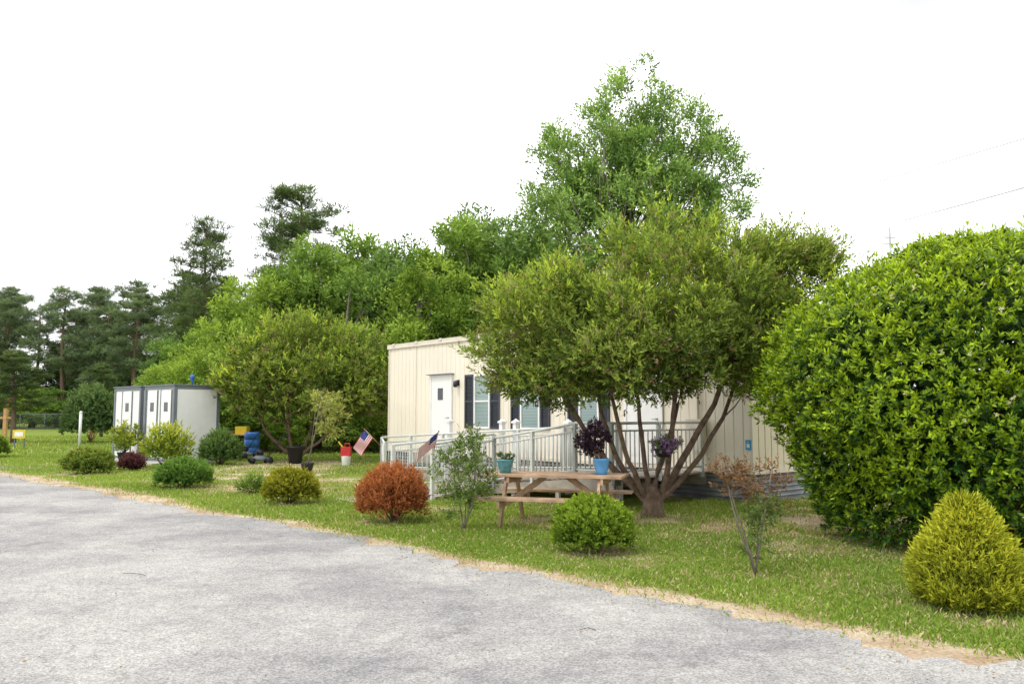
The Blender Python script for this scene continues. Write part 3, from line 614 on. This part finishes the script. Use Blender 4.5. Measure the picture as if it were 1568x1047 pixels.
e=empty('red_fuel_can',(-5.15,25.57,0)); mb=MB(); mb.b2((-5.3,25.45,.3),(-5.0,25.7,.58)); mb.tube([(-5.2,25.57,.58),(-5.2,25.57,.68),(-5.05,25.57,.68),(-5.05,25.57,.58)],.02,6); mb.tube([(-5.25,25.57,.56),(-5.4,25.57,.74)],.022,8,1); mb.lathe([(.12,0),(.15,.26),(.16,.3),(.001,.3)],(-5.15,25.57,0),16,2); mb.obj('can_body',[RED,YEL,WHITE],e,bevel=.02)
e=empty('black_planter_tub',(-7.0,26.6,0)); mb=MB(); mb.lathe([(.2,0),(.26,.5),(.3,.52),(.3,.56),(.27,.56),(.001,.5)],(-7.0,26.6,0),18); mb.obj('tub_body',[BLACK],e)
mb=MB(); mb.b2((-31.6,50.9,0),(-31.4,51.1,2.6)); mb.b2((-33.4,50.95,2.3),(-31.1,51.05,2.45)); mb.b2((-33.3,50.9,0),(-33.1,51.1,2.6)); mb.b2((-33.4,50.95,1.3),(-31.1,51.05,1.42)); mb.obj('wooden_gate_frame',[WOOD2])
mb=MB(); mb.b2((-26.5,51.5,0),(-26.3,51.7,1.4)); mb.b2((-26.54,51.46,1.4),(-26.26,51.74,1.45)); mb.b2((-26.9,51.55,.9),(-25.9,51.6,1.0)); mb.obj('wooden_post',[WOOD2])
mb=MB(); mb.tube([(-21.2,40.3,0),(-21.2,40.3,1.65)],.07,10); mb.lathe([(.08,0),(.08,.04),(.02,.09)],(-21.2,40.3,1.65),10); mb.obj('white_marker_post',[WHITE])
mb=MB(); mb.b2((-23.6,38.8,.45),(-23.0,38.84,.85),0); mb.b2((-23.5,38.795,.55),(-23.1,38.798,.75),1); mb.b2((-23.55,38.85,0),(-23.5,38.9,.85),2); mb.b2((-23.1,38.85,0),(-23.05,38.9,.85),2); mb.obj('yellow_yard_sign',[YEL,WHITE,GREYF])
mb=MB()
for k in range(26): x=-75+k*2.6; mb.tube([(x,86,0),(x,86,1.65)],.04,6)
mb.tube([(-75,86,1.6),(-10,86,1.6)],.03,6); mb.tube([(-75,86,.1),(-10,86,.1)],.02,4)
for k in range(270):
    x=-75+k*.24; mb.tube([(x,86,.1),(x+.75,86,1.6)],.006,3); mb.tube([(x+.75,86,.1),(x,86,1.6)],.006,3)
mb.obj('chain_link_fence',[GREYF])
# ------------------------------------------------------------------ trees
def decid(K,per,h,seed_ells,dark,light,cr,L,W,trunk_r,names=('foliage','trunk'),parent=None,base=(0,0,0),leaves=6,bottom=0.3,bs=.4,cvar=.2,mt=None,sp=.35):
    C=clumps(seed_ells,K,.3,.4); ctr=np.mean([c for c,r in seed_ells],0)-np.array([0,0,h*.15])
    o1=leafobj(names[0],[clump_sprigs(C,cr,per,ctr,leaves,cr*sp,L,W,.9,dark,light,up=.5,base=bs,cvar=cvar)],mt or LEAFF,parent)
    mb=MB(); b=np.array(base,float); top=b+np.array([(ctr-b)[0]*.8,(ctr-b)[1]*.8,h*.88])
    p=limb(mb,b+np.array([0,0,-.1]),top,trunk_r,trunk_r*.15,wob=.03,n=10,seg=9)
    for c in C[::3]:
        zz=max(bottom*h,c[2]-.25*h-R.random()*.1*h); k=int(np.argmin([abs(q[2]-zz) for q in p])); limb(mb,p[k],c,trunk_r*.28*(1-.6*k/10),.015,wob=.08,n=5,seg=5)
    o2=mb.obj(names[1],[BARKG],parent); return o1,o2
e=empty('tall_oak_tree',(4.5,28,0))
decid(540,26,13.2,[((4.5,28,12.3),(1.5,1.5,1.5)),((5.3,28,11.0),(1.8,1.8,1.6)),((3.0,28,10.7),(2.0,1.8,1.4)),((1.7,28,9.0),(1.6,1.5,1.3)),((6.5,28,9.5),(1.8,1.8,1.8)),((4.3,28,9.6),(2.4,2.0,1.6)),((4.3,28,8.4),(3.7,2.6,1.8)),((4.3,28,6.2),(3.2,2.4,1.8))],(.09,.19,.04),(.38,.56,.13),.40,.15,.062,.24,parent=e,base=(4.5,28,0),sp=.6)
GD,GL=(.07,.15,.03),(.29,.45,.08)
def proto(i,dark,light,tall=False):
    pe=empty('proto')
    if tall: ells=[((0,0,8.2),(1.1,1.1,1.6)),((R.uniform(-1,-.5),0,6.4),(1.6,1.5,1.7)),((R.uniform(.5,1.1),0,5.6),(1.7,1.6,1.6)),((0,0,3.6),(2.2,2.0,1.9)),((R.uniform(-1.5,1.5),.3,7.0),(1.1,1.1,1.0))]
    else: ells=[((0,0,6.4),(2.4,2.3,2.4)),((R.uniform(-2.3,-1.4),0,4.8),(1.8,2,2.0)),((R.uniform(1.3,2.3),.3,4.4),(1.8,2,2.1)),((0,0,2.6),(2.8,2.6,1.9)),((R.uniform(-1.2,1.2),-.8,8.2),(1.1,1.1,1.4))]
    o1,o2=decid(130,34,10,ells,dark,light,.56,.22,.095,.22,parent=pe,bottom=.15,leaves=6,sp=.6); bpy.data.objects.remove(pe); o1.parent=None;o2.parent=None
    return o1,o2
PR=[proto(0,GD,GL),proto(1,(.09,.18,.02),(.38,.53,.07)),proto(2,(.07,.14,.035),(.26,.41,.12),True),proto(3,(.08,.16,.025),(.30,.46,.08),True)]
FR=[proto(4,(.055,.10,.05),(.19,.28,.12)),proto(5,(.07,.13,.045),(.23,.34,.12))]  # greyer, bluer greens: distance haze put into the leaf colour
def pineproto(h,crown0,w,dark=(.05,.09,.035),light=(.20,.28,.10),nb=52,per=24):
    mb=MB(); p=limb(mb,(0,0,-.1),(R.normal()*.3,0,h*.97),.24,.05,wob=.01,n=10,seg=8); C=[]
    for k in range(nb):
        s=crown0+(1-crown0)*(k+.5)/nb; a=R.random()*6.28; env=math.sin(math.pi*min(1,((s-crown0)/(1-crown0))*.75+.25))**.5; l=w*env*(.35+.75*R.random())
        q=np.array(p[min(10,int(s*10))]); q=np.array([q[0],q[1],s*h]); c=q+np.array([math.cos(a)*l,math.sin(a)*l,.1*l+.2]); limb(mb,q,c,.05,.02,n=4,seg=5,wob=.06); C.append(c)
        if l>w*.45: C.append(q+(c-q)*.6+R.normal(size=3)*.25)
    C=np.array(C); lo=leafobj('needles',[clump_sprigs(C,.66*w/3,per,(0,0,h*crown0),9,.2,.36,.055,.9,dark,light,up=.7,flat=.6)],LEAFF)
    to=mb.obj('trunk',[BARK]); return lo,to
PP=[pineproto(16,.42,3.0),pineproto(17,.55,3.1),pineproto(15,.35,2.6)]
FD,FL=(.085,.13,.075),(.24,.33,.16)  # pale grey-green needles with the distance haze mixed into their colour
PF=[pineproto(16,.35,2.6,FD,FL,46,24),pineproto(17,.4,2.7,FD,FL,46,24),pineproto(15,.4,2.3,FD,FL,40,24)]
used=set()
def inst(pair,parent,x,y,s,rz,sx=1.):
    for o in pair:
        if o.name not in used: used.add(o.name); c=o
        else: c=bpy.data.objects.new(o.name.split('.')[0],o.data); col.objects.link(c)
        used.add(c.name)
        c.location=(x,y,0); c.rotation_euler=(0,0,rz); c.scale=(s*sx,s*sx,s)
        c.parent=parent
def single(name,pair,x,y,s,rz,sx=1.):
    e=empty(name,(0,0,0)); inst(pair,e,x,y,s,rz,sx)
single('pine_tree',PP[0],-22.6,60,15.5/16,.3,1.1); single('pine_tree.001',PP[1],-15.9,60,18.0/17,1.4,1.25)
M=empty('background_tree_mass')
for x,y,h,k in [(-13.0,37,6.4,1),(-10.8,35.5,8.4,1),(-9.0,38,9.6,3),(-7.1,36,8.5,0),(-5.3,37.5,9.9,2),(-3.7,35,8.8,1),(-2.6,38,10.9,3),(-.5,37,9.6,0),(.9,38,11.0,2),(2.6,38,9.5,0),(-11.4,43,10.2,2),(-7.6,43,11.2,3),(-4.6,44,10.8,0),(-1.4,45,13.3,2),(.6,46,12.0,3),(-14.5,43,7.6,3),(-17.5,46,7.0,1),(-20.5,50,6.4,0),(-23.5,56,7.2,2),(-19,58,8.5,3),(5,44,9,1),(9,46,8,2),(14,50,8,0)]:
    inst(PR[k],M,x,y,h/10,R.uniform(0,6.28),(1.05 if k<2 else 1.2))
for x,y,h in [(-13,35,2.6),(-11.2,35.4,3),(-9,34.5,2.8),(-6.5,34.8,3.2),(-4.5,33.5,3.4),(-16,40,3.4),(-18.4,44,3.2),(-2.5,34,3.2)]:
    inst(PR[int(R.integers(2))],M,x,y,h/10,R.uniform(0,6.28),1.8)
F_=empty('distant_forest')
for k in range(24):
    x=-95+k*3.7+R.normal()*1; y=93+R.normal()*3; inst(FR[k%2],F_,x,y,R.uniform(.75,1.1),R.uniform(0,6.28),1.4)
for k in range(24):
    x=-98+k*3.0+R.normal()*1.2; y=104+R.normal()*4; inst(PF[int(R.integers(3))],F_,x,y,R.uniform(.92,1.14),R.uniform(0,6.28),1.4)
for x,y,s in [(-58,94,.9),(-54,92,.84),(-49,90,.95),(-44,88,.82),(-39,84,.9),(-62,90,.88),(-31,86,.92),(-35,90,.95)]: inst(PF[int(R.integers(3))],F_,x,y,s,R.uniform(0,6.28),1.4)
for k in range(16):
    x=-8+k*8; inst(FR[k%2],F_,x,100,R.uniform(.7,1.0),R.uniform(0,6.28),1.7)
for k in range(18): inst(PR[k%2],F_,-80+k*3.1,88.7+R.normal()*.5,R.uniform(.35,.5),R.uniform(0,6.28),2.0)
single('young_pine_tree',PP[2],-27.3,45,.33,.3,2.0); single('young_pine_tree.001',PP[2],-28.5,57,.33,.3,1.5)
# ------------------------------------------------------------------ power lines and mast
def wire(a,b_,sag,name):
    mb=MB(); a=Vector(a);b_=Vector(b_); mb.tube([a+(b_-a)*(k/24)-Vector((0,0,sag*4*(k/24)*(1-k/24))) for k in range(25)],.016,5); return mb.obj(name,[GALV])
wire((5,50,11.1),(30.2,15,13.2),.35,'power_line'); wire((8.6,53.5,10.1),(31.0,15,12.2),.5,'power_line.001')
mb=MB(); mb.tube([(5,50,0),(5,50,11.2)],[.16,.1],10); mb.b2((4.0,49.95,10.7),(9,50.05,10.85)); mb.obj('utility_pole',[BARKG])
mb=MB(); mb.tube([(14.1,30,0),(14.1,30,8.5)],[.07,.035],8); mb.tube([(13.8,30,7.9),(14.4,30,7.9)],.02,6); mb.tube([(13.9,30,8.15),(14.3,30,8.15)],.02,6); mb.obj('antenna_mast',[GALV])
# ------------------------------------------------------------------ world, sun, camera
sv=Vector((-.42,-.30,.86)).normalized()
w=bpy.data.worlds.new('World'); scene.world=w; w.use_nodes=True; nt=w.node_tree; bg=nt.nodes['Background']
sky=nt.nodes.new('ShaderNodeTexSky'); sky.sky_type='NISHITA'; sky.sun_disc=False; sky.sun_elevation=math.asin(sv.z); sky.sun_rotation=math.atan2(sv.x,sv.y)
tc=nt.nodes.new('ShaderNodeTexCoord'); mp=nt.nodes.new('ShaderNodeMapping'); mp.inputs['Scale'].default_value=(1,1,3.2); nt.links.new(tc.outputs['Generated'],mp.inputs[0])
nz=nt.nodes.new('ShaderNodeTexNoise'); nz.inputs['Scale'].default_value=2.2; nz.inputs['Detail'].default_value=4; nt.links.new(mp.outputs[0],nz.inputs['Vector'])
cr=nt.nodes.new('ShaderNodeValToRGB'); e=cr.color_ramp.elements; e[0].position=.3; e[0].color=(6.2,6.35,6.6,1); e[1].position=.5; e[1].color=(14.2,14.2,14.4,1); nt.links.new(nz.outputs['Fac'],cr.inputs[0])
mx=nt.nodes.new('ShaderNodeMix'); mx.data_type='RGBA'; mx.inputs['Factor'].default_value=.92; nt.links.new(sky.outputs[0],mx.inputs['A']); nt.links.new(cr.outputs[0],mx.inputs['B']); nt.links.new(mx.outputs['Result'],bg.inputs['Color']); bg.inputs['Strength'].default_value=.145
sl=bpy.data.lights.new('sun','SUN'); sl.energy=1.5; sl.angle=math.radians(12); sl.color=(1,.95,.87); so=bpy.data.objects.new('sun',sl); col.objects.link(so); so.rotation_euler=(-sv).to_track_quat('-Z','Y').to_euler()
cam=bpy.data.cameras.new('camera'); cam.lens=28.7; cam.sensor_width=36; cam.clip_end=4000; co=bpy.data.objects.new('camera',cam); col.objects.link(co); co.location=(0,0,1.6); co.rotation_euler=(math.radians(95.03),0,0); scene.camera=co
scene.view_settings.view_transform='Standard'; scene.view_settings.look='None'; scene.view_settings.exposure=0
